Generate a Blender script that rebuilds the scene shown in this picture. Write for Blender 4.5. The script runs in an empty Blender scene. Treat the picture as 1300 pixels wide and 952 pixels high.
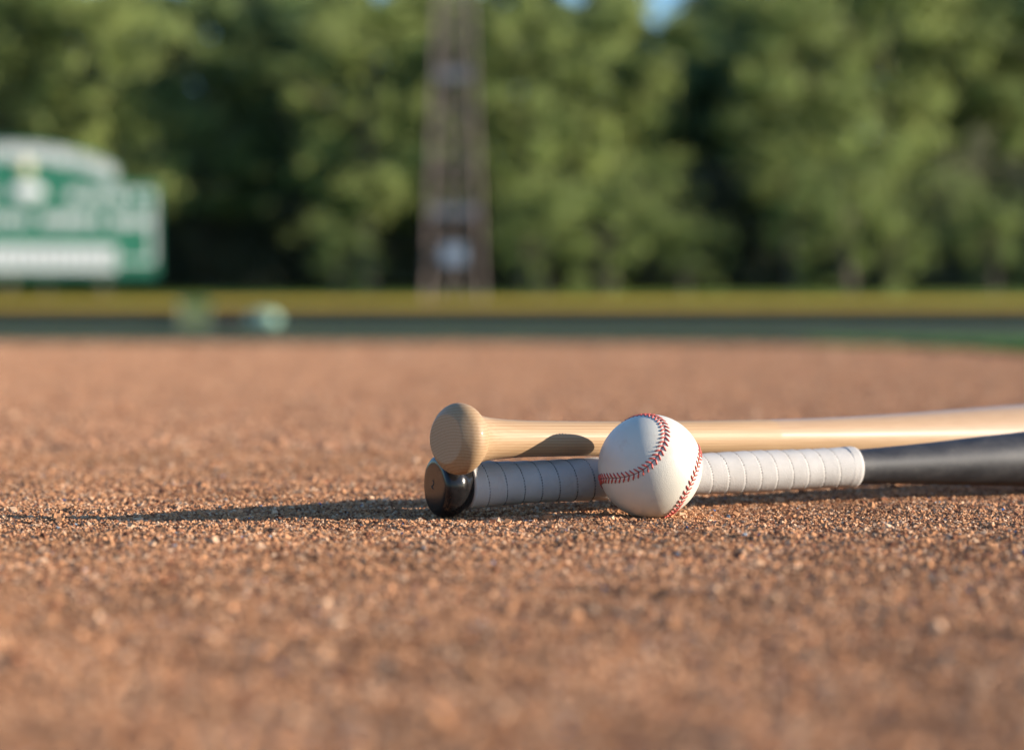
import bpy, math, random
import numpy as np
from mathutils import Vector, Matrix, Quaternion

random.seed(7)
rng = np.random.default_rng(7)
S = bpy.context.scene
COL = S.collection
R = math.radians

# ------------------------------------------------------------------ camera
F = 3077.0            # focal length in photo pixels (1300 wide)
H = 412.0             # horizon row in photo pixels
CAM_Z = 0.1348
cd = bpy.data.cameras.new('camera')
cam = bpy.data.objects.new('camera', cd)
COL.objects.link(cam)
cd.sensor_width = 36.0
cd.lens = F / 1300.0 * 36.0
cd.clip_start = 0.02
cd.clip_end = 6000.0
cam.location = (0, 0, CAM_Z)
cam.rotation_euler = (R(90) - math.atan((476.0 - H) / F), 0, 0)
cd.dof.use_dof = True
cd.dof.focus_distance = 1.69
cd.dof.aperture_fstop = 4.3
S.camera = cam

# ------------------------------------------------------------------ light
SUN_EL, SUN_OFF = R(13.8), R(5.5)       # low sun from the right, a touch in front of the view plane
sun_to = Vector((math.cos(SUN_EL) * math.cos(SUN_OFF), -math.cos(SUN_EL) * math.sin(SUN_OFF), math.sin(SUN_EL)))
sl = bpy.data.lights.new('sun', 'SUN')
sun = bpy.data.objects.new('sun', sl)
COL.objects.link(sun)
sl.energy = 5.0
sl.angle = R(0.5)
sl.color = (1.0, 0.88, 0.74)
sun.rotation_euler = sun_to.to_track_quat('Z', 'Y').to_euler()
w = bpy.data.worlds.new("World")
S.world = w
w.use_nodes = True
nt = w.node_tree
bg = nt.nodes['Background']
sky = nt.nodes.new('ShaderNodeTexSky')
sky.sky_type = 'NISHITA'
sky.sun_disc = False
sky.sun_elevation = SUN_EL
sky.sun_rotation = math.atan2(sun_to.x, sun_to.y)
sky.air_density = 1.0
sky.dust_density = 0.3
sky.ozone_density = 4.5
nt.links.new(sky.outputs['Color'], bg.inputs['Color'])
bg.inputs['Strength'].default_value = 0.13
S.view_settings.view_transform = 'Standard'
S.view_settings.look = 'None'
S.view_settings.gamma = 1
S.view_settings.use_curve_mapping = False
S.view_settings.exposure = 1.0
S.render.engine = 'CYCLES'
S.cycles.use_denoising = True
try:
    S.cycles.denoiser = 'OPENIMAGEDENOISE'
except Exception:
    pass
S.cycles.max_bounces = 6
S.cycles.transparent_max_bounces = 8


def X(px, Y):
    return (px - 650.0) / F * Y


def Z(py, Y):
    return CAM_Z + (H - py) / F * Y


# ------------------------------------------------------------------ helpers
def tag(o, label=None, cat=None, group=None, kind=None):
    if label: o['label'] = label
    if cat: o['category'] = cat
    if group: o['group'] = group
    if kind: o['kind'] = kind
    return o


def empty(name, loc=(0, 0, 0), rz=0.0):
    o = bpy.data.objects.new(name, None)
    o.empty_display_size = 0.1
    o.location = loc
    o.rotation_euler = (0, 0, rz)
    COL.objects.link(o)
    return o


def link(name, me, parent=None, mats=()):
    o = bpy.data.objects.new(name, me)
    for m in mats:
        me.materials.append(m)
    COL.objects.link(o)
    if parent: o.parent = parent
    return o


def np_mesh(name, V, Fq, smooth=False, fattr=None, cattr=None):
    """V (n,3), Fq (m,k) all faces same size"""
    V = np.ascontiguousarray(V, dtype=np.float32)
    Fq = np.ascontiguousarray(Fq, dtype=np.int32)
    me = bpy.data.meshes.new(name)
    n, (m, k) = len(V), Fq.shape
    me.vertices.add(n)
    me.vertices.foreach_set('co', V.ravel())
    me.loops.add(m * k)
    me.loops.foreach_set('vertex_index', Fq.ravel())
    me.polygons.add(m)
    me.polygons.foreach_set('loop_start', np.arange(0, m * k, k, dtype=np.int32))
    me.polygons.foreach_set('use_smooth', np.full(m, smooth, dtype=bool))
    if cattr is not None:      # per-face colour
        a = me.attributes.new('col', 'FLOAT_COLOR', 'FACE')
        a.data.foreach_set('color', np.ascontiguousarray(cattr, dtype=np.float32).ravel())
    me.update(calc_edges=True)
    me.validate()
    return me


class MB:
    def __init__(s):
        s.v, s.f = [], []

    def box(s, c, d, M=None):
        b = len(s.v)
        for x, y, z in ((-1, -1, -1), (1, -1, -1), (1, 1, -1), (-1, 1, -1), (-1, -1, 1), (1, -1, 1), (1, 1, 1), (-1, 1, 1)):
            p = Vector((c[0] + x * d[0] / 2, c[1] + y * d[1] / 2, c[2] + z * d[2] / 2))
            s.v.append(tuple(M @ p) if M else tuple(p))
        for q in ((0, 3, 2, 1), (4, 5, 6, 7), (0, 1, 5, 4), (1, 2, 6, 5), (2, 3, 7, 6), (3, 0, 4, 7)):
            s.f.append(tuple(b + i for i in q))

    def tube(s, pts, rad, n=8, cap=True):
        pts = [Vector(p) for p in pts]
        if not hasattr(rad, '__len__'): rad = [rad] * len(pts)
        b = len(s.v)
        up = Vector((0, 0, 1))
        for i, p in enumerate(pts):
            t = (pts[min(i + 1, len(pts) - 1)] - pts[max(i - 1, 0)]).normalized()
            u = t.cross(up)
            if u.length < 1e-3: u = t.cross(Vector((1, 0, 0)))
            u.normalize()
            w_ = t.cross(u).normalized()
            for k in range(n):
                a = 2 * math.pi * k / n
                s.v.append(tuple(p + rad[i] * (math.cos(a) * u + math.sin(a) * w_)))
        for i in range(len(pts) - 1):
            for k in range(n):
                k2 = (k + 1) % n
                s.f.append((b + i * n + k, b + i * n + k2, b + (i + 1) * n + k2, b + (i + 1) * n + k))
        if cap:
            s.f.append(tuple(b + k for k in range(n))[::-1])
            s.f.append(tuple(b + (len(pts) - 1) * n + k for k in range(n)))

    def ell(s, c, r, nu=16, nv=10, M=None):
        b = len(s.v)
        for j in range(nv + 1):
            th = math.pi * j / nv
            for i in range(nu):
                a = 2 * math.pi * i / nu
                p = Vector((c[0] + r[0] * math.sin(th) * math.cos(a), c[1] + r[1] * math.sin(th) * math.sin(a), c[2] + r[2] * math.cos(th)))
                s.v.append(tuple(M @ p) if M else tuple(p))
        for j in range(nv):
            for i in range(nu):
                i2 = (i + 1) % nu
                s.f.append((b + j * nu + i, b + (j + 1) * nu + i, b + (j + 1) * nu + i2, b + j * nu + i2))

    def build(s, name, mat, parent=None, smooth=False):
        me = bpy.data.meshes.new(name)
        me.from_pydata(s.v, [], s.f)
        me.update()
        if smooth:
            for p in me.polygons: p.use_smooth = True
        return link(name, me, parent, [mat] if mat else [])


def lathe(name, prof, mat, parent, seg=96, fn=None, closed=(True, True)):
    """prof: list of (s, r) along local +X; fn(s, theta)->extra radius"""
    V, Fq = [], []
    for s_, r_ in prof:
        for k in range(seg):
            a = 2 * math.pi * k / seg
            rr = r_ + (fn(s_, a) if fn else 0.0)
            V.append((s_, rr * math.cos(a), rr * math.sin(a)))
    n = len(prof)
    for i in range(n - 1):
        for k in range(seg):
            k2 = (k + 1) % seg
            Fq.append((i * seg + k, (i + 1) * seg + k, (i + 1) * seg + k2, i * seg + k2))
    me = bpy.data.meshes.new(name)
    F2 = list(Fq)
    if closed[0]: F2.append(tuple(range(seg)))
    if closed[1]: F2.append(tuple((n - 1) * seg + k for k in range(seg))[::-1])
    me.from_pydata(V, [], F2)
    me.update()
    for p in me.polygons: p.use_smooth = True
    return link(name, me, parent, [mat])


def spline(pts, n):
    """monotone-ish Catmull-Rom resampling of (s,r)"""
    out = []
    P = [pts[0]] + list(pts) + [pts[-1]]
    for i in range(1, len(P) - 2):
        p0, p1, p2, p3 = (np.array(P[i - 1]), np.array(P[i]), np.array(P[i + 1]), np.array(P[i + 2]))
        for k in range(n):
            t = k / n
            q = 0.5 * ((2 * p1) + (-p0 + p2) * t + (2 * p0 - 5 * p1 + 4 * p2 - p3) * t * t + (-p0 + 3 * p1 - 3 * p2 + p3) * t ** 3)
            out.append((float(q[0]), max(float(q[1]), 1e-5)))
    out.append(tuple(pts[-1]))
    return out


# ------------------------------------------------------------------ materials
class NT:
    def __init__(s, name):
        s.m = bpy.data.materials.new(name)
        s.m.use_nodes = True
        s.t = s.m.node_tree
        s.b = s.t.nodes['Principled BSDF']

    def n(s, typ, **kw):
        nd = s.t.nodes.new(typ)
        for k, v in kw.items():
            if k in nd.inputs: nd.inputs[k].default_value = v
            else: setattr(nd, k, v)
        return nd

    def l(s, a, b): s.t.links.new(a, b)

    def ramp(s, fac, stops):
        r = s.t.nodes.new('ShaderNodeValToRGB')
        while len(r.color_ramp.elements) < len(stops): r.color_ramp.elements.new(0.5)
        for e, (p, c) in zip(r.color_ramp.elements, stops):
            e.position = p
            e.color = (*c, 1)
        s.l(fac, r.inputs['Fac'])
        return r.outputs['Color']


def mat(name, col, rough=0.6, var=0.15, scale=8.0, bump=0.0, bscale=40.0, metallic=0.0, spec=0.5, coat=0.0):
    q = NT(name)
    tc = q.n('ShaderNodeTexCoord')
    nz = q.n('ShaderNodeTexNoise', Scale=scale, Detail=5.0)
    q.l(tc.outputs['Object'], nz.inputs['Vector'])
    lo = tuple(c * (1 - var) for c in col)
    hi = tuple(min(1, c * (1 + var)) for c in col)
    q.l(q.ramp(nz.outputs['Fac'], [(0.3, lo), (0.7, hi)]), q.b.inputs['Base Color'])
    q.b.inputs['Roughness'].default_value = rough
    q.b.inputs['Metallic'].default_value = metallic
    q.b.inputs['Specular IOR Level'].default_value = spec
    q.b.inputs['Coat Weight'].default_value = coat
    if bump:
        n2 = q.n('ShaderNodeTexNoise', Scale=bscale, Detail=6.0)
        q.l(tc.outputs['Object'], n2.inputs['Vector'])
        bp = q.n('ShaderNodeBump', Strength=bump)
        q.l(n2.outputs['Fac'], bp.inputs['Height'])
        q.l(bp.outputs['Normal'], q.b.inputs['Normal'])
    return q.m


def dirt_mat():
    q = NT('infield_clay')
    tc = q.n('ShaderNodeTexCoord')
    n1 = q.n('ShaderNodeTexNoise', Scale=1.2, Detail=8.0, Roughness=0.6)
    n2 = q.n('ShaderNodeTexNoise', Scale=420.0, Detail=3.0)
    n3 = q.n('ShaderNodeTexVoronoi', Scale=300.0)
    for n_ in (n1, n2, n3): q.l(tc.outputs['Object'], n_.inputs['Vector'])
    a = q.ramp(n1.outputs['Fac'], [(0.3, (0.40, 0.195, 0.10)), (0.7, (0.46, 0.23, 0.118))])
    b = q.ramp(n2.outputs['Fac'], [(0.3, (0.75, 0.7, 0.68)), (0.6, (1, 1, 1))])
    mx = q.n('ShaderNodeMixRGB', blend_type='MULTIPLY', Fac=1.0)
    q.l(a, mx.inputs['Color1'])
    q.l(b, mx.inputs['Color2'])
    q.l(mx.outputs['Color'], q.b.inputs['Base Color'])
    q.b.inputs['Roughness'].default_value = 0.95
    q.b.inputs['Specular IOR Level'].default_value = 0.15
    bp = q.n('ShaderNodeBump', Strength=1.0, Distance=0.003)
    q.l(n3.outputs['Distance'], bp.inputs['Height'])
    q.l(bp.outputs['Normal'], q.b.inputs['Normal'])
    return q.m


def attr_mat(name, rough=0.9, spec=0.2, transl=0.0):
    q = NT(name)
    at = q.n('ShaderNodeAttribute')
    at.attribute_name = 'col'
    q.l(at.outputs['Color'], q.b.inputs['Base Color'])
    q.b.inputs['Roughness'].default_value = rough
    q.b.inputs['Specular IOR Level'].default_value = spec
    if transl:
        tr = q.n('ShaderNodeBsdfTranslucent')
        q.l(at.outputs['Color'], tr.inputs['Color'])
        mx = q.n('ShaderNodeMixShader', Fac=transl)
        q.l(q.b.outputs[0], mx.inputs[1])
        q.l(tr.outputs[0], mx.inputs[2])
        q.l(mx.outputs[0], q.t.nodes['Material Output'].inputs['Surface'])
    return q.m


def wood_mat():
    q = NT('clear_coated_ash')
    tc = q.n('ShaderNodeTexCoord')
    mp = q.n('ShaderNodeMapping')
    mp.inputs['Location'].default_value = (0, 0.035, 0.055)
    mp.inputs['Scale'].default_value = (0.06, 1, 1)
    q.l(tc.outputs['Object'], mp.inputs['Vector'])
    wv = q.n('ShaderNodeTexWave', wave_type='RINGS', rings_direction='X', wave_profile='SAW')
    wv.inputs['Scale'].default_value = 150.0
    wv.inputs['Distortion'].default_value = 2.6
    wv.inputs['Detail'].default_value = 2.0
    wv.inputs['Detail Scale'].default_value = 0.5
    q.l(mp.outputs['Vector'], wv.inputs['Vector'])
    base = q.ramp(wv.outputs['Fac'], [(0.0, (0.41, 0.275, 0.155)), (0.55, (0.385, 0.25, 0.135)), (0.92, (0.32, 0.192, 0.098)), (1.0, (0.385, 0.25, 0.135))])
    mp2 = q.n('ShaderNodeMapping')
    mp2.inputs['Scale'].default_value = (14, 900, 900)
    q.l(tc.outputs['Object'], mp2.inputs['Vector'])
    nz = q.n('ShaderNodeTexNoise', Scale=1.0, Detail=3.0)
    q.l(mp2.outputs['Vector'], nz.inputs['Vector'])
    fib = q.ramp(nz.outputs['Fac'], [(0.35, (0.80, 0.76, 0.70)), (0.6, (1, 1, 1))])
    mx = q.n('ShaderNodeMixRGB', blend_type='MULTIPLY', Fac=0.55)
    q.l(base, mx.inputs['Color1'])
    q.l(fib, mx.inputs['Color2'])
    q.l(mx.outputs['Color'], q.b.inputs['Base Color'])
    q.b.inputs['Roughness'].default_value = 0.55
    q.b.inputs['Specular IOR Level'].default_value = 0.25
    sx = q.n('ShaderNodeSeparateXYZ')
    q.l(tc.outputs['Object'], sx.inputs['Vector'])
    mr = q.n('ShaderNodeMapRange')      # bare handle, lacquered barrel
    mr.inputs['From Min'].default_value = 0.331
    mr.inputs['From Max'].default_value = 0.333
    mr.inputs['To Min'].default_value = 0.07
    mr.inputs['To Max'].default_value = 0.55
    q.l(sx.outputs['X'], mr.inputs['Value'])
    q.l(mr.outputs['Result'], q.b.inputs['Coat Weight'])
    q.b.inputs['Coat Roughness'].default_value = 0.12
    bp = q.n('ShaderNodeBump', Strength=0.12, Distance=0.0003)
    q.l(nz.outputs['Fac'], bp.inputs['Height'])
    q.l(bp.outputs['Normal'], q.b.inputs['Normal'])
    return q.m


def barrel_mat():
    q = NT('scuffed_black_paint')
    tc = q.n('ShaderNodeTexCoord')
    mp = q.n('ShaderNodeMapping')
    mp.inputs['Scale'].default_value = (38, 60, 60)
    q.l(tc.outputs['Object'], mp.inputs['Vector'])
    nz = q.n('ShaderNodeTexNoise', Scale=1.0, Detail=7.0, Roughness=0.65)
    q.l(mp.outputs['Vector'], nz.inputs['Vector'])
    q.l(q.ramp(nz.outputs['Fac'], [(0.32, (0.012, 0.012, 0.013)), (0.5, (0.028, 0.027, 0.028)), (0.62, (0.045, 0.042, 0.04)), (0.74, (0.10, 0.09, 0.08))]), q.b.inputs['Base Color'])
    rr = q.n('ShaderNodeMapRange')
    rr.inputs['To Min'].default_value = 0.42
    rr.inputs['To Max'].default_value = 0.65
    q.l(nz.outputs['Fac'], rr.inputs['Value'])
    q.l(rr.outputs['Result'], q.b.inputs['Roughness'])
    return q.m


M_DIRT = dirt_mat()
M_GRAIN = attr_mat('clay_granules', 1.0, 0.04)
M_LEAF = attr_mat('tree_leaves', 0.6, 0.3, 0.4)
M_BLADE = attr_mat('grass_blades', 0.7, 0.2, 0.3)
M_BARK = mat('bark', (0.10, 0.08, 0.06), 0.9, 0.3, 3, 0.5, 12)
M_TURF = mat('outfield_turf', (0.055, 0.072, 0.045), 0.95, 0.3, 0.8, 0.6, 60, spec=0.1)
M_BERM = mat('bank_grass', (0.15, 0.20, 0.035), 0.95, 0.25, 0.5, 0.6, 30, spec=0.1)
M_TRACK = mat('warning_track_clay', (0.30, 0.17, 0.10), 0.95, 0.2, 1.5, 0.3, 60, spec=0.1)
M_LEATHER = mat('white_leather', (0.60, 0.565, 0.475), 0.42, 0.05, 45, 0.22, 1300, spec=0.4)
def smudge(m, col, scale, lo, hi, amount):
    t = m.node_tree
    b = t.nodes['Principled BSDF']
    src = b.inputs['Base Color'].links[0].from_socket
    tc = t.nodes.new('ShaderNodeTexCoord')
    nz = t.nodes.new('ShaderNodeTexNoise')
    nz.inputs['Scale'].default_value = scale
    nz.inputs['Detail'].default_value = 8
    nz.inputs['Roughness'].default_value = 0.7
    mr = t.nodes.new('ShaderNodeMapRange')
    mr.inputs['From Min'].default_value = lo
    mr.inputs['From Max'].default_value = hi
    mr.inputs['To Max'].default_value = amount
    mx = t.nodes.new('ShaderNodeMixRGB')
    t.links.new(tc.outputs['Object'], nz.inputs['Vector'])
    t.links.new(nz.outputs['Fac'], mr.inputs['Value'])
    t.links.new(mr.outputs['Result'], mx.inputs['Fac'])
    t.links.new(src, mx.inputs['Color1'])
    mx.inputs['Color2'].default_value = (*col, 1)
    t.links.new(mx.outputs['Color'], b.inputs['Base Color'])


smudge(M_LEATHER, (0.40, 0.28, 0.19), 38, 0.54, 0.78, 0.5)
M_THREAD = mat('red_waxed_thread', (0.52, 0.085, 0.065), 0.6, 0.2, 900, 0.3, 3000)
M_SEAM = mat('dark_seam_crease', (0.20, 0.07, 0.06), 0.9)
M_HOLE = mat('stitch_hole_shadow', (0.10, 0.05, 0.045), 0.9)
M_WOOD = wood_mat()
M_GLOSS = mat('gloss_black_paint', (0.012, 0.011, 0.011), 0.17, 0.3, 200, 0.03, 500, spec=0.32)
M_BARREL = barrel_mat()
M_GRIP = mat('white_grip_tape', (0.475, 0.45, 0.415), 0.75, 0.10, 60, 0.4, 1100, spec=0.12)
smudge(M_GRIP, (0.30, 0.21, 0.15), 30, 0.55, 0.8, 0.5)
smudge(M_GLOSS, (0.10, 0.06, 0.04), 120, 0.62, 0.8, 0.25)
M_PERF = mat('grip_perforation', (0.10, 0.085, 0.08), 0.9)
M_MARK = mat('worn_grey_ink', (0.006, 0.006, 0.006), 0.7)
M_STEEL = mat('weathered_tower_steel', (0.19, 0.14, 0.12), 0.7, 0.3, 1.5)
M_GALV = mat('galvanised_steel', (0.5, 0.52, 0.52), 0.5, 0.15, 3)
M_DULL = mat('dull_grey_steel', (0.25, 0.245, 0.24), 0.7, 0.15, 3)
M_LAWN = mat('mown_infield_grass', (0.06, 0.13, 0.03), 0.95, 0.25, 1.5, 0.5, 60, spec=0.1)
M_BOX = mat('pale_blue_cabinet_paint', (0.42, 0.47, 0.53), 0.5)
M_SBG = mat('scoreboard_green', (0.02, 0.16, 0.09), 0.5, 0.1, 2)
M_SBW = mat('scoreboard_white', (0.78, 0.78, 0.76), 0.5, 0.08, 2)
M_SBY = mat('emblem_yellow', (0.62, 0.60, 0.34), 0.5)
M_SBD = mat('number_window_grey', (0.30, 0.31, 0.30), 0.6)
M_CAP = mat('yellow_fence_cap', (0.80, 0.50, 0.07), 0.5, 0.1, 3)
M_SCREEN = mat('dark_green_windscreen', (0.06, 0.08, 0.068), 0.9, 0.2, 3, 0.3, 50, spec=0.1)
M_TEAL = mat('pale_teal_tarp', (0.30, 0.50, 0.38), 0.5, 0.1, 6, 0.3, 12)
M_BAG = mat('dark_brown_canvas', (0.03, 0.022, 0.018), 0.9, 0.3, 8)

# ------------------------------------------------------------------ ground
_hr = np.random.default_rng(3)
_w = []
for lam, amp, k in ((0.012, 0.00025, 10), (0.03, 0.0004, 12), (0.08, 0.0006, 10), (0.3, 0.0006, 8)):
    for i in range(k):
        a = _hr.uniform(0, 2 * np.pi)
        L = lam * _hr.uniform(0.7, 1.5)
        _w.append((2 * np.pi / L * np.cos(a), 2 * np.pi / L * np.sin(a), _hr.uniform(0, 6.28), amp / math.sqrt(k) * 1.4))


def smooth01(t):
    t = np.clip(t, 0, 1)
    return t * t * (3 - 2 * t)


def height(x, y):
    h = np.zeros_like(x)
    for kx, ky, ph, a in _w:
        h += a * np.sin(kx * x + ky * y + ph)
    # ground is flat at the sheet's outer zone
    win = smooth01((1.5 - np.abs(x)) / 0.4) * smooth01((y + 0.1) / 0.4) * smooth01((5.2 - y) / 1.2)
    h = h * win - 0.0012 * win
    # trodden flat and kept just under the ball and bats
    d = np.full_like(x, 9.0)
    for (ax, ay), (bx, by) in (((0.097, 1.70), (0.097, 1.70)), ((-0.044, 1.69), (0.75, 2.085)), ((0.35, 2.01), (0.6, 2.24))):
        vx, vy = bx - ax, by - ay
        L2 = max(vx * vx + vy * vy, 1e-9)
        t = np.clip(((x - ax) * vx + (y - ay) * vy) / L2, 0, 1)
        d = np.minimum(d, np.hypot(x - ax - t * vx, y - ay - t * vy))
    k = smooth01((d - 0.004) / 0.03)
    return h * k + (1 - k) * (-0.0016)


def axis_coords(lo, hi, step, far_lo, far_hi):
    mid = list(np.arange(lo, hi + 1e-6, step))
    a, s, left = lo, step, []
    while a > far_lo:
        s *= 1.35
        a -= s
        left.append(max(a, far_lo))
    a, s, right = hi, step, []
    while a < far_hi:
        s *= 1.35
        a += s
        right.append(min(a, far_hi))
    return np.array(left[::-1] + mid + right)


gx = axis_coords(-1.5, 1.5, 0.006, -2500, 2500)
gy = axis_coords(-0.1, 5.2, 0.008, -2500, 4000)
GX, GY = np.meshgrid(gx, gy)
GZ = height(GX, GY)
nx, ny = len(gx), len(gy)
idx = np.arange(nx * ny).reshape(ny, nx)
Fq = np.stack([idx[:-1, :-1], idx[:-1, 1:], idx[1:, 1:], idx[1:, :-1]], -1).reshape(-1, 4)
g = link('infield_dirt', np_mesh('infield_dirt', np.stack([GX.ravel(), GY.ravel(), GZ.ravel()], -1), Fq, True), None, [M_DIRT])
tag(g, kind='structure')


def grains(name, n, y0, y1, smin, smax, spread=0.30, keep=None, power=1.0):
    r_ = np.random.default_rng(len(name) + n)
    y = y0 + (y1 - y0) * r_.random(n * 3) ** power
    x = (r_.random(n * 3) * 2 - 1) * (spread * y1 + 0.12)
    ok = (x < min(spread, 0.27) * y + 0.12) & (x > -spread * y - 0.12)
    if keep is not None: ok &= keep(x, y)
    x, y = x[ok][:n], y[ok][:n]
    n = len(x)
    size = smin + (smax - smin) * r_.random(n) ** 2.6
    big = r_.random(n) < 0.010
    size[big] *= r_.uniform(1.5, 2.4, big.sum())
    # small clusters: bigger crumbs gather in loose patches
    z = height(x, y) + size * r_.uniform(-0.05, 0.38, n)
    cube = np.array([(-1, -1, -1), (1, -1, -1), (1, 1, -1), (-1, 1, -1), (-1, -1, 1), (1, -1, 1), (1, 1, 1), (-1, 1, 1)], float) * 0.5
    V = cube[None] * (1 + r_.uniform(-0.42, 0.22, (n, 8, 3)))
    V *= (size[:, None, None] * r_.uniform(0.7, 1.15, (n, 1, 3)))
    q = r_.normal(size=(n, 4))
    q /= np.linalg.norm(q, axis=1)[:, None]
    w_, a, b, c = q.T
    Rm = np.stack([1 - 2 * (b * b + c * c), 2 * (a * b - c * w_), 2 * (a * c + b * w_),
                   2 * (a * b + c * w_), 1 - 2 * (a * a + c * c), 2 * (b * c - a * w_),
                   2 * (a * c - b * w_), 2 * (b * c + a * w_), 1 - 2 * (a * a + b * b)], -1).reshape(n, 3, 3)
    V = np.einsum('nij,nkj->nki', Rm, V)
    # keep clear of the things lying on the dirt
    V += np.stack([x, y, z], -1)[:, None, :]
    f = np.array([(0, 3, 2, 1), (4, 5, 6, 7), (0, 1, 5, 4), (1, 2, 6, 5), (2, 3, 7, 6), (3, 0, 4, 7)])
    Fg = (f[None] + 8 * np.arange(n)[:, None, None]).reshape(-1, 4)
    base = np.array((0.455, 0.230, 0.117)) if y1 < 3 else np.array((0.50, 0.262, 0.145))
    t = r_.random(n)
    t[size > 0.0026 + 0.4 * (smax - 0.0024)] *= 0.99
    patch = np.zeros(n)
    for kx, ky, ph, a in _w[22:]:
        patch += np.sin(kx * 1.3 * x + ky * 1.3 * y + ph * 2) / 3.0
    col = base[None] * (0.7 + 0.5 * r_.random(n)[:, None] ** 1.1)
    col[t < 0.16] = np.array((0.54, 0.35, 0.22)) * r_.uniform(0.8, 1.2, ((t < 0.16).sum(), 1))
    m = (t > 0.16) & (t < 0.34)
    col[m] = np.array((0.21, 0.09, 0.05)) * r_.uniform(0.7, 1.3, (m.sum(), 1))
    m = t > 0.9955
    col[m] = np.array((0.24, 0.29, 0.33)) * r_.uniform(0.5, 1.1, (m.sum(), 1))
    m = t > 0.9992
    col[m] = np.array((0.05, 0.15, 0.34))
    col = col * (1 + 0.08 * np.clip(patch, -1.6, 1.6))[:, None]
    colf = np.repeat(np.concatenate([col, np.ones((n, 1))], 1), 6, 0)
    o = link(name, np_mesh(name, V.reshape(-1, 3), Fg, False, cattr=colf), None, [M_GRAIN])
    return tag(o, kind='stuff')


tag(grains('loose_clay_granules', 860000, 1.05, 2.6, 0.0008, 0.0025, 0.34),
    'loose orange brown clay granules around the ball and bats', 'gravel')
tag(grains('foreground_clay_granules', 110000, 0.55, 1.05, 0.0010, 0.0030, 0.3),
    'blurred clay granules in the near foreground', 'gravel')
tag(grains('distant_clay_granules', 430000, 2.6, 9.0, 0.0013, 0.0042, 0.36, power=1.7),
    'clay granules on the infield behind the bats', 'gravel')


tag(grains('infield_clods', 300000, 9.0, 17.4, 0.0035, 0.010, 0.38, keep=lambda x, y: ~((x > 2.2) & (y > 8.8)), power=1.0),
    'raked clods of clay far across the infield', 'gravel')


def sheet(name, poly, z, m, kind='structure'):
    me = bpy.data.meshes.new(name)
    me.from_pydata([(x, y, z if not callable(z) else z(x, y)) for x, y in poly], [], [tuple(range(len(poly)))])
    me.update()
    return tag(link(name, me, None, [m]), kind=kind)


def wavy(pts, amp, step=0.6):
    out = []
    r_ = random.Random(5)
    for (x0, y0), (x1, y1) in zip(pts[:-1], pts[1:]):
        L = math.hypot(x1 - x0, y1 - y0)
        n = max(1, int(L / step))
        n = min(n, 60)
        for k in range(n):
            t = k / n
            out.append((x0 + (x1 - x0) * t + r_.uniform(-amp, amp), y0 + (y1 - y0) * t + r_.uniform(-amp, amp)))
    out.append(pts[-1])
    return out


EDGE = [(-400, 50), (-60, 30), (-20, 19.5), (-6, 17.5), (0, 17), (1.6, 16), (2.3, 14.6), (2.5, 12.5), (2.32, 10.9), (2.6, 9.8), (5, 8.8), (12, 8), (40, 7.5), (400, 7)]
edge = wavy(EDGE, 0.05)
sheet('outfield_grass', edge + [(400, 90.5), (-400, 90.5)], 0.012, M_TURF)
sheet('infield_grass', wavy([(2.45, 15.2), (2.6, 12.6), (2.42, 10.9), (2.7, 9.9), (5.05, 8.95), (12, 8.15), (40, 7.7)], 0.02) + [(40, 16.5), (6, 16.5)], 0.017, M_LAWN)
sheet('warning_track', [(-400, 90.5), (400, 90.5), (400, 97.5), (-400, 97.5)], 0.008, M_TRACK)
# ground beyond the fence: grass rising gently to the trees
bp_ = [(97.5, 0.012), (100, 0.10), (104, 0.55), (108, 1.15), (113, 1.55), (130, 1.9), (170, 2.4), (2000, 8)]
V, Fb = [], []
for i, (y, z) in enumerate(bp_):
    V += [(-1500, y, z), (1500, y, z)]
    if i: Fb.append((2 * i - 2, 2 * i - 1, 2 * i + 1, 2 * i))
me = bpy.data.meshes.new('grass_bank')
me.from_pydata(V, [], Fb)
me.update()
tag(link('grass_bank', me, None, [M_BERM]), kind='structure')


def bank_z(y):
    for (y0, z0), (y1, z1) in zip(bp_[:-1], bp_[1:]):
        if y0 <= y <= y1: return z0 + (z1 - z0) * (y - y0) / (y1 - y0)
    return 0


# grass blades along the turf's near edge
def blades():
    r_ = np.random.default_rng(11)
    P = np.array(EDGE[1:-2], float)
    pts = []
    seg = np.diff(P, axis=0)
    Ls = np.hypot(seg[:, 0], seg[:, 1])
    wts = Ls.copy()
    wts[:3] *= 0.3
    wts /= wts.sum()
    n = 90000
    k = r_.choice(len(seg), n, p=wts)
    t = r_.random(n)
    p = P[k] + seg[k] * t[:, None]
    nrm = np.stack([-seg[k, 1], seg[k, 0]], -1) / Ls[k][:, None]
    # interior of the turf is on the left-hand (far/right) side of the edge
    p = p + nrm * (r_.random(n) ** 1.5 * 2.5 - 0.03)[:, None]
    h = r_.uniform(0.02, 0.045, n)
    a = r_.uniform(0, np.pi, n)
    wd = r_.uniform(0.004, 0.009, n)
    dx, dy = np.cos(a) * wd, np.sin(a) * wd
    le = r_.normal(size=(n, 2)) * 0.012
    z = np.full(n, 0.011)
    V = np.stack([np.stack([p[:, 0] - dx, p[:, 1] - dy, z], -1), np.stack([p[:, 0] + dx, p[:, 1] + dy, z], -1),
                  np.stack([p[:, 0] + le[:, 0], p[:, 1] + le[:, 1], z + h], -1)], 1).reshape(-1, 3)
    Fg = np.arange(3 * n).reshape(n, 3)
    c = np.where(((p[:, 0] > 1.9) & (p[:, 1] < 16.5))[:, None], np.array([(0.07, 0.16, 0.035)]), np.array([(0.05, 0.075, 0.038)])) * r_.uniform(0.6, 1.4, (n, 1))
    return tag(link('grass', np_mesh('grass', V, Fg, cattr=np.concatenate([c, np.ones((n, 1))], 1)), None, [M_BLADE]),
               'short dark green grass along the edge of the infield dirt', 'grass', kind='stuff')


blades()

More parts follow.
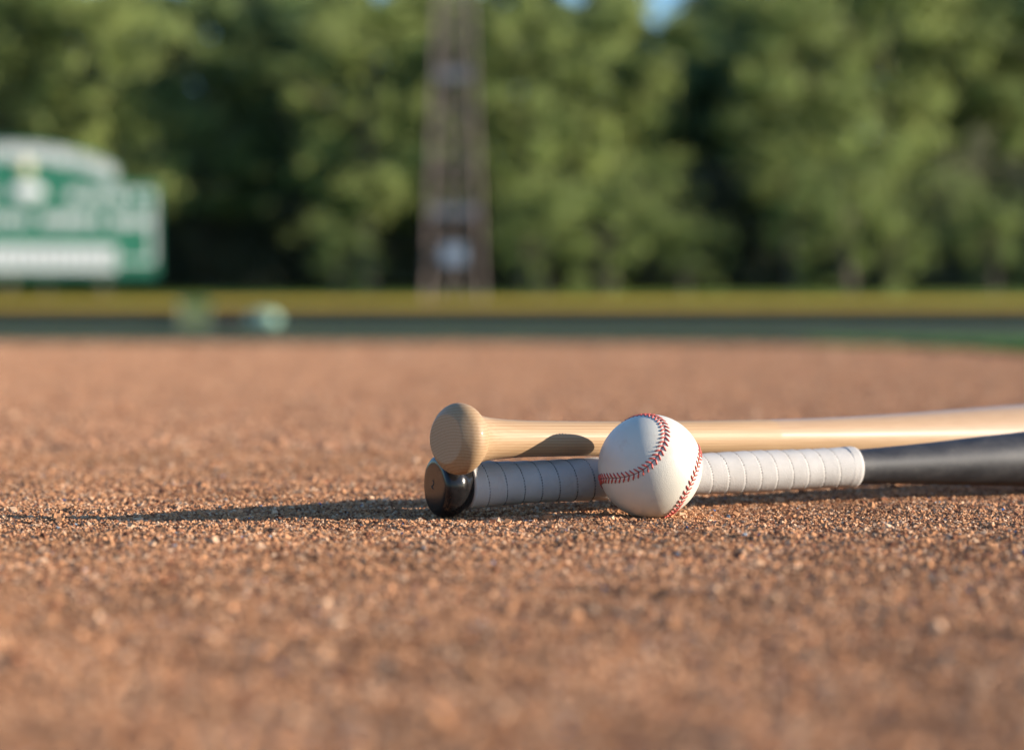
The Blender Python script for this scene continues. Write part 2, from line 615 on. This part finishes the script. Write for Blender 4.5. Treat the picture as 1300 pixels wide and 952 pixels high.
# ------------------------------------------------------------------ trees
def leaf_quads(C, rad, per, size, r_, colbase, colvar=0.35):
    """C clump centres (n,3), rad (n,) -> quads"""
    n = len(C)
    k = np.repeat(np.arange(n), per)
    d = r_.normal(size=(n * per, 3))
    d /= np.linalg.norm(d, axis=1)[:, None]
    rr = rad[k] * r_.random(n * per) ** 0.45
    sh = r_.uniform(0.6, 1.35, (n, 3)) * np.array((1, 1, 0.8))
    P = C[k] + d * rr[:, None] * sh[k]
    # leaf normals lean outward and up, as in real foliage
    nr = d + r_.normal(size=d.shape) * 0.7 + np.array((0, 0, 0.3))
    nr /= np.linalg.norm(nr, axis=1)[:, None]
    a = np.cross(nr, r_.normal(size=d.shape))
    a /= np.linalg.norm(a, axis=1)[:, None]
    b = np.cross(nr, a)
    s = size * r_.uniform(0.6, 1.3, len(P))
    a *= s[:, None] * 0.5
    b *= s[:, None] * 0.32
    V = np.stack([P - a, P + b, P + a, P - b], 1).reshape(-1, 3)
    Fq = np.arange(4 * len(P)).reshape(-1, 4)
    tone = (1 + r_.uniform(-colvar, colvar, n))[k] * r_.uniform(0.75, 1.25, len(P))
    c = np.asarray(colbase)[None] * tone[:, None]
    return V, Fq, np.concatenate([c, np.ones((len(P), 1))], 1)


def tree_meshes(seed, hgt, rad, low, col, nc=234, per=80, leaf=0.28):
    r_ = np.random.default_rng(seed)
    rr = random.Random(seed)
    # limbs
    mb = MB()
    bend = [(0, 0, -0.4)]
    x = y = 0
    for k in range(1, 7):
        x += rr.uniform(-0.18, 0.18)
        y += rr.uniform(-0.18, 0.18)
        bend.append((x, y, hgt * 0.85 * k / 6))
    mb.tube(bend, [0.34, 0.26, 0.22, 0.18, 0.13, 0.08, 0.03], 9)
    C, Rd = [], []
    nl = 13
    for i in range(nl):
        f = 0.18 + 0.66 * i / (nl - 1)
        zb = hgt * f
        az = i * 2.4 + rr.uniform(-0.4, 0.4)
        reach = rad * (0.65 + 0.35 * math.sin(math.pi * min(1, (f - 0.05) / 0.9))) * rr.uniform(0.7, 1.05)
        k = min(5, int(f / 0.85 * 6))
        b0 = Vector(bend[k])
        b0.z = zb
        pts = [b0]
        for j in range(1, 5):
            t = j / 4
            pts.append(b0 + Vector((math.cos(az) * reach * t, math.sin(az) * reach * t, reach * 0.45 * t ** 1.3 + rr.uniform(-0.15, 0.15))))
        mb.tube(pts, [0.11, 0.08, 0.055, 0.035, 0.015], 6)
        for j in range(nc // nl):
            t = rr.uniform(0.35, 1.08)
            p = b0 + (pts[-1] - b0) * t + Vector((rr.gauss(0, 0.75), rr.gauss(0, 0.75), rr.gauss(0, 0.65)))
            if p.z < low: p.z = low + rr.uniform(0, 0.8)
            C.append(tuple(p))
            Rd.append(rr.choice((0.3, 0.45, 0.6, 0.8, 1.0)) * rr.uniform(0.8, 1.15))
    for j in range(14):
        C.append((x + rr.gauss(0, rad * 0.25), y + rr.gauss(0, rad * 0.25), hgt * rr.uniform(0.78, 0.97)))
        Rd.append(rr.uniform(0.4, 0.8))
    tm = bpy.data.meshes.new('trunk')
    tm.from_pydata(mb.v, [], mb.f)
    tm.update()
    tm.materials.append(M_BARK)
    V, Fq, c = leaf_quads(np.array(C), np.array(Rd), per, leaf, r_, col)
    cm = np_mesh('crown', V, Fq, cattr=c)
    cm.materials.append(M_LEAF)
    return tm, cm


LEAFC = [(0.27, 0.325, 0.105), (0.235, 0.295, 0.10), (0.30, 0.35, 0.11), (0.17, 0.235, 0.095)]
TYPES = [tree_meshes(21, 15.5, 3.8, 3.2, LEAFC[0]), tree_meshes(22, 16.5, 3.6, 4.2, LEAFC[1]),
         tree_meshes(23, 15.0, 4.1, 3.4, LEAFC[2]), tree_meshes(24, 17.0, 3.5, 5.0, LEAFC[3]),
         tree_meshes(25, 5.0, 2.2, 0.2, LEAFC[0], 60, 90, 0.2)]


def tree(px, Y, ty, sc, rz, label, group, name='leafy_tree', cat='tree', x=None):
    xx = X(px, Y) if x is None else x
    r = empty(name, (xx, Y, bank_z(Y)), rz)
    r.scale = (sc, sc, sc)
    tm, cm = TYPES[ty]
    link('trunk', tm, r)
    link('crown', cm, r)
    tag(r, label, cat, group)
    return r


GT = 'trees behind the outfield fence'
rows = [
    (-110, 117, 1, 1.0, 'tall leafy tree at the far left, left of and above the scoreboard'),
    (10, 114.5, 0, 1.0, 'leafy green tree rising directly behind the arched top of the scoreboard'),
    (130, 115, 2, 1.02, 'sunlit tree above the right wing of the scoreboard'),
    (265, 124, 1, 0.98, 'tree over the dark hollow just right of the scoreboard'),
    (375, 126, 3, 0.98, 'darker tree set back, midway between scoreboard and light tower'),
    (470, 116, 2, 1.05, 'bright tree immediately left of the light tower'),
    (560, 124, 1, 1.04, 'tree standing directly behind the light tower'),
    (665, 117, 0, 1.0, 'sunlit tree immediately right of the light tower'),
    (765, 121, 2, 1.03, 'tree above the baseball, left of the patch of blue sky'),
    (845, 136, 3, 0.90, 'short dark tree under the patch of blue sky'),
    (925, 134, 3, 1.08, 'dark green tree just right of the blue sky gap'),
    (1005, 122, 0, 1.08, 'bright yellowish green tree left of the tallest bright crown'),
    (1120, 126, 2, 1.2, 'broad brightest green tree above the right part of the fence'),
    (1225, 134, 1, 1.15, 'shaded tree behind the broad brightest green tree at right'),
    (1310, 129, 0, 1.12, 'tree cut by the right edge of the picture'),
]
for i, (px, Y, ty, sc, lab) in enumerate(rows):
    tree(px, Y, ty, sc, i * 1.7, lab, GT)
small = [
    (430, 112, 0.62, 'low bush at the foot of the trees left of the light tower'),
    (690, 112, 0.85, 'low sunlit bush just right of the light tower base'),
    (770, 113, 1.0, 'rounded sunlit bush right of the tower, second from it'),
    (870, 114, 0.7, 'small bush in deep shade above the baseball'),
    (1075, 115, 1.2, 'tall green bush low in the right half, below the bright crowns'),
    (1130, 116, 0.8, 'shorter green bush beside the tall bush at right'),
    (1262, 117, 0.85, 'bush in shade near the right edge'),
]
for i, (px, Y, sc, lab) in enumerate(small):
    tree(px, Y, 4, sc, i * 2.3, lab, 'bushes at the foot of the trees', 'bush', 'bush')
for i, (x, Y, ty, sc) in enumerate([(31, 134, 1, 1.15), (38, 137, 2, 1.15), (46, 141, 0, 1.2), (54, 143, 3, 1.15), (-30, 112, 0, 1.0), (-37, 114, 1, 1.0),
                                    (38, 122, 4, 1.6), (44, 120, 4, 1.8), (50, 121, 4, 2.0)]):  # nearer cluster, added out of view to shade the lower crowns
    tree(0, Y, ty, sc, i * 1.3, 'unseen tree continuing the wood ' + ('beyond the right edge of the picture' if x > 0 else 'beyond the left edge of the picture'), 'trees beyond the edges of the picture', x=x)


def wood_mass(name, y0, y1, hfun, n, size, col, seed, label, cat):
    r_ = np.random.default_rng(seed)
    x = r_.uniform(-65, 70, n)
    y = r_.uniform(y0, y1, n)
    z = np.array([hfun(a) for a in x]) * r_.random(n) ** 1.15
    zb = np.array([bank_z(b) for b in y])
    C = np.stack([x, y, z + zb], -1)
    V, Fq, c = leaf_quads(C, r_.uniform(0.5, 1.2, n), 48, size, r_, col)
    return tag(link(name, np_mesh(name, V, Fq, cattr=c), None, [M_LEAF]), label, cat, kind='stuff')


def wood_top(x):
    return 18.5 + 1.2 * math.sin(x * 0.35) + 0.8 * math.sin(x * 1.1 + 1) - 3.6 * math.exp(-((x - 8.6) / 1.2) ** 2) - 2.6 * math.exp(-((x - 3.2) / 1.1) ** 2) - 2.2 * math.exp(-((x + 9.8) / 1.0) ** 2)


wood_mass('far_wood', 141, 149, wood_top, 13000, 0.55, (0.10, 0.135, 0.06), 5,  # leaf colour lifted to stand in for haze in the gaps
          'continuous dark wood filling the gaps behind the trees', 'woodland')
wood_mass('undergrowth', 123, 132, lambda x: 6.5 + 1.5 * math.sin(x * 0.6), 5200, 0.3, (0.20, 0.20, 0.12), 6,  # leaf colour raised, so a hazy veil is painted into the hollows
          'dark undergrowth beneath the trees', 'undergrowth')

# ------------------------------------------------------------------ light tower
TY = 102.0
tz = bank_z(TY) - 0.05
tower = tag(empty('light_tower', (X(576.5, TY), TY, tz)), 'tall lattice steel light tower standing in front of the trees behind the fence', 'light tower')
TH = 22.0
bw, tw_ = 1.20, 0.35   # half widths


def half(z):
    return bw + (tw_ - bw) * z / TH


lev = [0.0, 2.5, 4.6, 6.6, 8.5, 10.3, 12.0, 13.6, 15.1, 16.5, 17.9, 19.3, 20.7, 22.0]
for sx, sy in ((-1, -1), (1, -1), (1, 1), (-1, 1)):
    m = MB()
    m.tube([(sx * half(z), sy * half(z), z) for z in lev], 0.06, 8)
    m.build('leg', M_STEEL, tower)
for i, z in enumerate(lev[1:], 1):
    h = half(z)
    m = MB()
    th = 0.36 if i in (2, 5) else 0.08
    for a, b in (((-h, -h), (h, -h)), ((h, -h), (h, h)), ((h, h), (-h, h)), ((-h, h), (-h, -h))):
        c = ((a[0] + b[0]) / 2, (a[1] + b[1]) / 2, z)
        m.box(c, (abs(a[0] - b[0]) + 0.06, abs(a[1] - b[1]) + 0.06, th))
    m.build('cross_frame', M_DULL if i in (2, 5) else M_STEEL, tower)
for i, (z0, z1) in enumerate(zip(lev[:-1], lev[1:])):
    h0, h1 = half(z0), half(z1)
    m = MB()
    for q in range(4):
        Mr = Matrix.Rotation(q * math.pi / 2, 4, 'Z')
        if i == 0:   # inverted V between the feet
            prs = (((-h0, -h0, z0 + .1), (0, -h1, z1)), ((h0, -h0, z0 + .1), (0, -h1, z1)))
        else:
            prs = (((-h0, -h0, z0), (h1, -h1, z1)), ((h0, -h0 + .08, z0), (-h1, -h1 + .08, z1)))
        for a, b in prs:
            m.tube([Mr @ Vector(a), Mr @ Vector(b)], 0.035, 6)
    m.build('bracing', M_STEEL, tower)
m = MB()
for s in (-0.2, 0.2): m.tube([(s, 0, 0.3), (s, 0, TH)], 0.03, 6)
for k in range(70): m.box((0, 0, 0.5 + 0.3 * k), (0.4, 0.03, 0.03))
m.build('ladder', M_STEEL, tower)
m = MB()
m.box((0, -1.20, 2.75), (0.95, 0.35, 0.75))
m.box((0, -1.39, 2.75), (0.80, 0.03, 0.62))
m.build('cabinet', M_BOX, tower)
m = MB()
m.box((0, 0, TH + 0.08), (3.2, 1.4, 0.1))
m.build('platform', M_STEEL, tower)
for k in range(8):
    m = MB()
    lx = -2.1 + 0.6 * k
    m.tube([(lx, -0.7, TH + 0.5), (lx, -1.1, TH + 0.35)], [0.1, 0.27], 12)
    m.tube([(lx, -0.66, TH + 0.1), (lx, -0.66, TH + 0.6)], 0.03, 6)
    m.build('floodlight', M_GALV, tower)

# ------------------------------------------------------------------ scoreboard
BY = 108.5
k = BY / F
sb = tag(empty('scoreboard', (X(15, BY), BY, bank_z(BY)), R(14)), 'green scoreboard with an arched top, white lettering and a white panel along its foot', 'scoreboard')
zb = bank_z(BY)


def bz(py): return Z(py, BY) - zb


def bx_(px): return (px - 15) * k


def plate(name, outline, y0, y1, m, parent):
    n = len(outline)
    V = [(x, y0, z) for x, z in outline] + [(x, y1, z) for x, z in outline]
    Fp = [tuple(range(n)), tuple(range(2 * n - 1, n - 1, -1))] + [(i, i + n, (i + 1) % n + n, (i + 1) % n) for i in range(n)]
    me = bpy.data.meshes.new(name)
    me.from_pydata(V, [], Fp)
    me.update()
    return link(name, me, parent, [m])


def arch_y(px, r0=181.0, drop=48.0, half_=140.0):
    t = min(1, abs(px - 15) / half_)
    return r0 + drop * (1 - math.sqrt(max(0, 1 - t * t * 0.96)))


RX = 199
out = [(-RX + 30, 350), (RX, 350), (RX, 232), (152, 232)]
ap = [(px, arch_y(px)) for px in np.linspace(150, -120, 40)]
out += ap + [(-122, 232), (-RX + 30, 232)]
board = plate('board', [(bx_(a), bz(b)) for a, b in out], -0.15, 0.15, M_SBG, sb)


def strip(mb, x0, x1, y0, y1, yy=-0.17, t=0.03):
    mb.box(((bx_(x0) + bx_(x1)) / 2, yy, (bz(y0) + bz(y1)) / 2), (abs(bx_(x1) - bx_(x0)), t, abs(bz(y0) - bz(y1))))


m = MB()   # white outline of the wings
strip(m, 190, 194, 242, 332); strip(m, 160, 191, 242, 245, -0.171); strip(m, 150, 191, 329, 332, -0.172)
m.build('border', M_SBW, sb)
m = MB()
strip(m, -164, -160, 242, 332); strip(m, -162, -135, 242, 245, -0.171); strip(m, -162, -135, 329, 332, -0.172)
m.build('border', M_SBW, sb)
rr = random.Random(4)
px = -105
while px < 140:
    m = MB()   # arched heading letters
    wd = rr.uniform(7, 10)
    yc = arch_y(px + wd / 2) + 14
    for q in range(rr.choice((2, 3, 3))):
        strip(m, px + q * 3.2, px + q * 3.2 + 2.2, yc - 10, yc + 9)
    strip(m, px + 1, px + wd - 1.5, yc - 1.5, yc + 1.5, -0.172)
    strip(m, px + 1, px + wd - 1.5, yc - 10.2, yc - 7.2, -0.174)
    m.build('heading_letter', M_SBW, sb)
    px += wd + 1.6


def row(name, x0, x1, yc, hh, skip=0.12, parent=sb, mt=None):
    px = x0
    while px < x1:
        wd = rr.uniform(6, 11)
        if rr.random() > skip:
            m = MB()
            for q in range(rr.choice((2, 3))):
                strip(m, px + q * 3.4, px + q * 3.4 + 2.1, yc - hh, yc + hh)
            strip(m, px + 1, px + wd - 1.5, yc + (hh - 2.2) * rr.choice((-1, 0, 1)), yc + (hh - 2.2) * rr.choice((0, 1)) + 2.1, -0.173)
            m.build(name, mt or M_SBW, parent)
        px += wd + 2.5


row('letter', -150, 5, 245, 7, 0.2)
row('letter', 85, 183, 248, 7)
row('letter', -155, 184, 279, 8, 0.1)
m = MB()
m.ell((bx_(33), -0.2, bz(214)), (0.30, 0.08, 0.42), 20, 10)
m.build('emblem', M_SBY, sb)
m = MB()
m.ell((bx_(35), -0.2, bz(244)), (0.75, 0.07, 0.38), 20, 10)
m.build('badge', M_SBW, sb)
m = MB()
strip(m, -130, 146, 313, 342, -0.18, 0.06)
pn = m.build('inning_panel', M_SBW, sb)
for px in range(-124, 140, 13):
    m = MB()
    strip(m, px, px + 8, 321, 335, -0.215, 0.02)
    m.build('number_window', M_SBD, pn)
for px in (-120, -30, 60, 135):
    m = MB()
    m.box((bx_(px), 0.25, (bz(300) - 0.4) / 2), (0.14, 0.14, bz(300) + 0.4))
    m.build('post', M_BARK, sb)

# ------------------------------------------------------------------ outfield fence
FY = 96.0
fen = tag(empty('outfield_fence', (0, FY, 0.0)), 'low outfield fence with dark green windscreen and a thick yellow cap', 'fence')
HT = Z(383, FY)
gate0, gate1 = X(230, FY), X(264, FY)
for a, b in ((-70, gate0 - 0.12), (gate1 + 0.12, 70)):
    m = MB()
    m.box(((a + b) / 2, 0.06, (HT - 0.14) / 2 + 0.04), (b - a, 0.03, HT - 0.2))
    m.build('windscreen', M_SCREEN, fen)
    m = MB()
    m.tube([(a, 0, HT - 0.13), (b, 0, HT - 0.15)], 0.14, 16)
    m.build('cap', M_CAP, fen)
for i in range(48):
    x = -70 + 3.0 * i
    if x > 70: break
    if gate0 - 0.3 < x < gate1 + 0.3: continue
    m = MB()
    m.tube([(x, 0.12, -0.1), (x, 0.12, HT - 0.1)], 0.035, 8)
    m.build('post', M_GALV, fen)
gt = tag(empty('walk_gate', ((gate0 + gate1) / 2, FY - 0.05, 0.0)), 'narrow galvanised gate in the outfield fence below the right end of the scoreboard', 'gate')
gw = (gate1 - gate0) / 2
for s in (-1, 1):
    m = MB(); m.tube([(s * gw, 0, -0.1), (s * gw, 0, HT + 0.02)], 0.04, 10); m.build('gate_post', M_DULL, gt)
m = MB()
for z in (0.15, 0.65, HT - 0.12): m.tube([(-gw, 0, z), (gw, 0, z)], 0.03, 8)
for x in np.linspace(-gw + 0.1, gw - 0.1, 6): m.tube([(x, 0, 0.15), (x, 0, HT - 0.12)], 0.012, 6)
m.build('gate_leaf', M_DULL, gt)

# rolled tarp and dark bag lying before the fence
TYY = 93.5
m = MB()
m.ell((0, 0, 0.33), (0.62, 0.34, 0.34), 28, 16)
tr = tag(empty('rolled_tarp', (X(335, TYY), TYY, 0.01)), 'pale teal rolled tarp lying in front of the outfield fence', 'tarp')
m.build('roll', M_TEAL, tr, True)
m = MB()
for sx in (-0.22, 0.22):
    pts = [(sx, 0.335 * math.cos(a), 0.33 + 0.335 * math.sin(a)) for a in np.linspace(-0.9, math.pi + 0.9, 20)]
    m.tube(pts, 0.018, 6)
m.build('strap', M_BAG, tr)
m = MB()
m.ell((-0.15, 0, 0.34), (0.45, 0.28, 0.36), 20, 12)
bgn = tag(empty('kit_bag', (X(293, TYY), TYY, 0.01)), 'small dark brown bag beside the teal tarp in front of the fence', 'bag')
m.build('body', M_BAG, bgn, True)
m = MB()
m.tube([(-0.27, 0, 0.66), (-0.22, 0, 0.80), (-0.08, 0, 0.80), (-0.03, 0, 0.66)], 0.015, 6)
m.build('handle', M_BAG, bgn, True)


# ------------------------------------------------------------------ bats
def bat_root(name, p0, p1, L, label, roll=0.0):
    d = (Vector(p1) - Vector(p0)).normalized()
    o = empty(name, p0)
    q = d.to_track_quat('X', 'Z')
    o.rotation_mode = 'QUATERNION'
    o.rotation_quaternion = q @ Quaternion((1, 0, 0), roll)
    return tag(o, label, 'baseball bat')


# wooden bat: knob resting on the wrapped grip, barrel on the ground
wd_dir = Vector((0.7408, 0.6717, -0.0295))
p0 = Vector((-0.0475, 1.652, 0.0568))
wb = bat_root('wooden_bat', p0, p0 + wd_dir, 0.86, 'natural wood baseball bat whose pale knob rests on top of the black one', R(20))
kn = [(-0.0002, 1e-5), (-0.0002, 0.006), (-0.0001, 0.012), (0.0000, 0.0160), (0.0003, 0.0171), (0.0011, 0.0180), (0.0040, 0.0206), (0.0074, 0.0231), (0.0112, 0.0245), (0.0156, 0.0245), (0.0196, 0.0232), (0.0230, 0.0210), (0.0262, 0.0186)]
kn = [(0.003 + a * (0.0262 - 0.003) / 0.0262, b) for a, b in kn]
lathe('knob', spline(kn, 5), M_WOOD, wb, 128, closed=(False, False))
bd = [(0.0262, 0.0183), (0.031, 0.0168), (0.040, 0.0151), (0.055, 0.0138), (0.075, 0.0130), (0.10, 0.0127), (0.16, 0.0125), (0.25, 0.0131), (0.33, 0.0144), (0.411, 0.0164), (0.517, 0.0210), (0.634, 0.0272), (0.72, 0.0311), (0.79, 0.0325), (0.835, 0.0322), (0.85, 0.0300), (0.858, 0.0235), (0.86, 0.012), (0.86, 1e-5)]
lathe('barrel', spline(bd, 8), M_WOOD, wb, 128, closed=(False, False))

# black bat with white wrapped grip
bdir = Vector((0.8966, 0.4454, 0.0125))
bdir.normalize()
p0b = Vector((-0.0543, 1.6864, 0.0222))
bb = bat_root('black_bat', p0b, p0b + bdir, 0.86, 'black painted baseball bat with white wrapped grip and glossy knob lying on the dirt')
kb = [(0.0, 1e-5), (0.0, 0.008), (0.0001, 0.0150), (0.0004, 0.0178), (0.0012, 0.0195), (0.003, 0.0210), (0.006, 0.0220), (0.0095, 0.0223), (0.013, 0.0218), (0.0165, 0.0203), (0.020, 0.0180), (0.024, 0.0160)]
knb = lathe('knob', spline(kb, 5), M_GLOSS, bb, 128, closed=(False, False))
PITCH = 0.0140
G0, G1 = 0.0235, 0.352


def wrap(s_, a):
    if s_ > G1 - 0.0105 or s_ < G0 + 0.002: return 0.0006
    ph = (s_ / PITCH - a / (2 * math.pi)) % 1.0
    e = 0.00055 * ph
    if ph > 0.93: e = 0.00055 * (1 - ph) / 0.07
    if ph < 0.05: e -= 0.0003 * (1 - ph / 0.05)
    return e


def rg(s_):
    return 0.0166 - 0.0016 * min(1, (s_ - G0) / 0.03) + 0.0003 * math.sin(s_ * 55)


gp = [(G0 - 0.0005, 0.0135), (G0, 0.0160)] + [(s_, rg(s_)) for s_ in np.arange(G0 + 0.0006, G1 - 0.003, 0.0006)] + \
     [(G1 - 0.003, 0.0150), (G1 - 0.0015, 0.0146), (G1 - 0.0005, 0.0138), (G1, 0.0128)]
gr = lathe('grip_tape', gp, M_GRIP, bb, 120, fn=lambda s_, a: wrap(s_, a) if s_ < G1 - 0.0005 else 0, closed=(False, False))
m = MB()
nd = 46
turn0, turn1 = int(G0 / PITCH) + 1, int((G1 - 0.011) / PITCH)
for k_ in range(turn0 * nd, turn1 * nd):
    a = 2 * math.pi * k_ / nd
    s_ = PITCH * (k_ / nd)
    r_ = rg(s_) + 0.00012
    p = Vector((s_ + 0.0002, r_ * math.cos(a), r_ * math.sin(a)))
    slant = PITCH / (2 * math.pi * r_)
    rot = Matrix.Translation(p) @ Matrix.Rotation(a, 4, 'X') @ Matrix.Rotation(-slant, 4, 'Y')
    jit = random.uniform(0.6, 1.2)
    m.box((0, 0, 0), (0.00045 * jit, 0.0006, 0.0010 * jit), rot)
m.build('perforations', M_PERF, gr)
bdb = [(G1 - 0.004, 0.0128), (G1, 0.0130), (0.37, 0.0136), (0.42, 0.0160), (0.47, 0.0192), (0.50, 0.0209), (0.56, 0.0246), (0.63, 0.0283), (0.70, 0.0312), (0.77, 0.0324), (0.83, 0.0322), (0.85, 0.0300), (0.858, 0.0235), (0.86, 0.012), (0.86, 1e-5)]
lathe('barrel', spline(bdb, 8), M_BARREL, bb, 128, closed=(False, False))
# small mark on the knob's end
cu = bpy.data.curves.new('number_mark', 'FONT')
cu.body = '2'
cu.size = 0.0085
cu.extrude = 0.00008
cu.align_x = 'CENTER'
cu.align_y = 'CENTER'
tmp = bpy.data.objects.new('number_mark_curve', cu)
COL.objects.link(tmp)
dg = bpy.context.evaluated_depsgraph_get()
mm = bpy.data.meshes.new_from_object(tmp.evaluated_get(dg))
bpy.data.objects.remove(tmp)
mk = link('number_mark', mm, knb, [M_MARK])
# text faces -X (outward from the knob); its right points towards -Y local as seen from outside
mk.matrix_local = Matrix.Translation((-0.00012, 0.002, 0.001)) @ Matrix(((0, 0, -1, 0), (-1, 0, 0, 0), (0, 1, 0, 0), (0, 0, 0, 1))) @ Matrix.Rotation(R(-30), 4, 'Z')

# ------------------------------------------------------------------ baseball
BR = 0.03675
ball = tag(empty('baseball', (0.097, 1.70, BR - 0.0014)), 'white leather baseball with red stitching in front of the two bats', 'baseball')
q = np.array([[0.31273, 0.71033, 0.63058], [-0.94979, 0.22664, 0.21574], [0.010335, -0.66638, 0.74554]])
_back = np.array((-0.097, -1.70, CAM_Z - BR)); _back /= np.linalg.norm(_back)
_right = np.cross((0, 0, 1.0), _back); _right /= np.linalg.norm(_right)
_up = np.cross(_back, _right)
BROT = np.stack([_right, _up, _back], 1) @ q
bb_, dd_, cc_, ee_ = 0.294, -0.0335, 0.8987, -0.0076
aa_ = 1 - bb_
tt = np.linspace(0, 2 * np.pi, 6001)
SC = np.stack([aa_ * np.cos(tt) + bb_ * np.cos(3 * tt) + dd_ * np.cos(5 * tt), aa_ * np.sin(tt) - bb_ * np.sin(3 * tt) + dd_ * np.sin(5 * tt),
               cc_ * np.sin(2 * tt) + ee_ * np.sin(6 * tt)], -1) @ BROT.T
SC /= np.linalg.norm(SC, axis=1)[:, None]
seglen = np.linalg.norm(np.diff(SC, axis=0), axis=1)
arc = np.concatenate([[0], np.cumsum(seglen)])


def on_seam(s_):
    s_ = s_ % arc[-1]
    i = np.searchsorted(arc, s_) - 1
    i = min(max(i, 0), len(SC) - 2)
    t = (s_ - arc[i]) / seglen[i]
    return SC[i] * (1 - t) + SC[i + 1] * t


# cube sphere
N = 150
lin = np.tan(np.linspace(-np.pi / 4, np.pi / 4, N + 1))
U, W_ = np.meshgrid(lin, lin)
one = np.ones_like(U)
Vs, Fs = [], []
for fi, (A_, B_, C_) in enumerate(((U, W_, one), (W_, U, -one), (one, U, W_), (-one, W_, U), (W_, one, U), (U, -one, W_))):
    v = np.stack([A_, B_, C_], -1).reshape(-1, 3)
    v /= np.linalg.norm(v, axis=1)[:, None]
    ii = np.arange((N + 1) ** 2).reshape(N + 1, N + 1) + fi * (N + 1) ** 2
    Vs.append(v)
    Fs.append(np.stack([ii[:-1, :-1], ii[:-1, 1:], ii[1:, 1:], ii[1:, :-1]], -1).reshape(-1, 4))
Vs, Fs = np.concatenate(Vs), np.concatenate(Fs)
key = np.round(Vs, 5)
_, first, inv = np.unique(key, axis=0, return_index=True, return_inverse=True)
Vs, Fs = Vs[first], inv.reshape(-1)[Fs]
Sub = SC[::12]
dist = np.full(len(Vs), 9.0)
for a in range(0, len(Vs), 8000):
    dd = Vs[a:a + 8000] @ Sub.T
    dist[a:a + 8000] = np.arccos(np.clip(dd.max(1), -1, 1))
dm = dist * BR * 1000
bump_ = 0.16 * np.exp(-((dm - 1.5) / 1.3) ** 2) - 0.25 * np.exp(-(dm / 0.45) ** 2)
Vb = Vs * (BR - 0.0002 + bump_ * 0.001)[:, None]
cover = link('cover', np_mesh('cover', Vb, Fs, True), ball, [M_LEATHER])

m, hm = MB(), MB()
NS = 108
for k_ in range(NS):
    for sd in (-1, 1):
        s0 = arc[-1] * k_ / NS
        c = on_seam(s0)
        c2 = on_seam(s0 + 0.01)
        n_ = c / np.linalg.norm(c)
        t_ = (c2 - c) / np.linalg.norm(c2 - c)
        b_ = np.cross(n_, t_) * sd
        jit = random.uniform(-0.12, 0.12)
        pts, rad = [], []
        for u, v, hgt in ((0.25, -0.35, -0.05), (0.9, 0.15, 0.22), (2.0, 0.95, 0.27), (2.9, 1.6, 0.12), (3.4, 1.95, -0.3)):
            p = n_ * BR + b_ * u * 0.001 + t_ * (v + jit) * 0.001
            p = p / np.linalg.norm(p) * (BR + hgt * 0.001)
            pts.append(p)
        m.tube(pts, [0.00034, 0.00054, 0.00062, 0.00054, 0.00034], 8)
        p = n_ * BR + b_ * 0.0035 + t_ * 0.0020
        p = p / np.linalg.norm(p) * (BR + 0.0001)
        hm.ell(p, (0.0003,) * 3, 8, 6)
m.build('stitching', M_THREAD, ball, True)
hm.build('stitch_holes', M_HOLE, ball, True)
m = MB()
pts = [on_seam(arc[-1] * i / 700) for i in range(701)]
m.tube([p / np.linalg.norm(p) * (BR - 0.00005) for p in pts], 0.00022, 6, False)
m.build('seam', M_SEAM, ball, True)
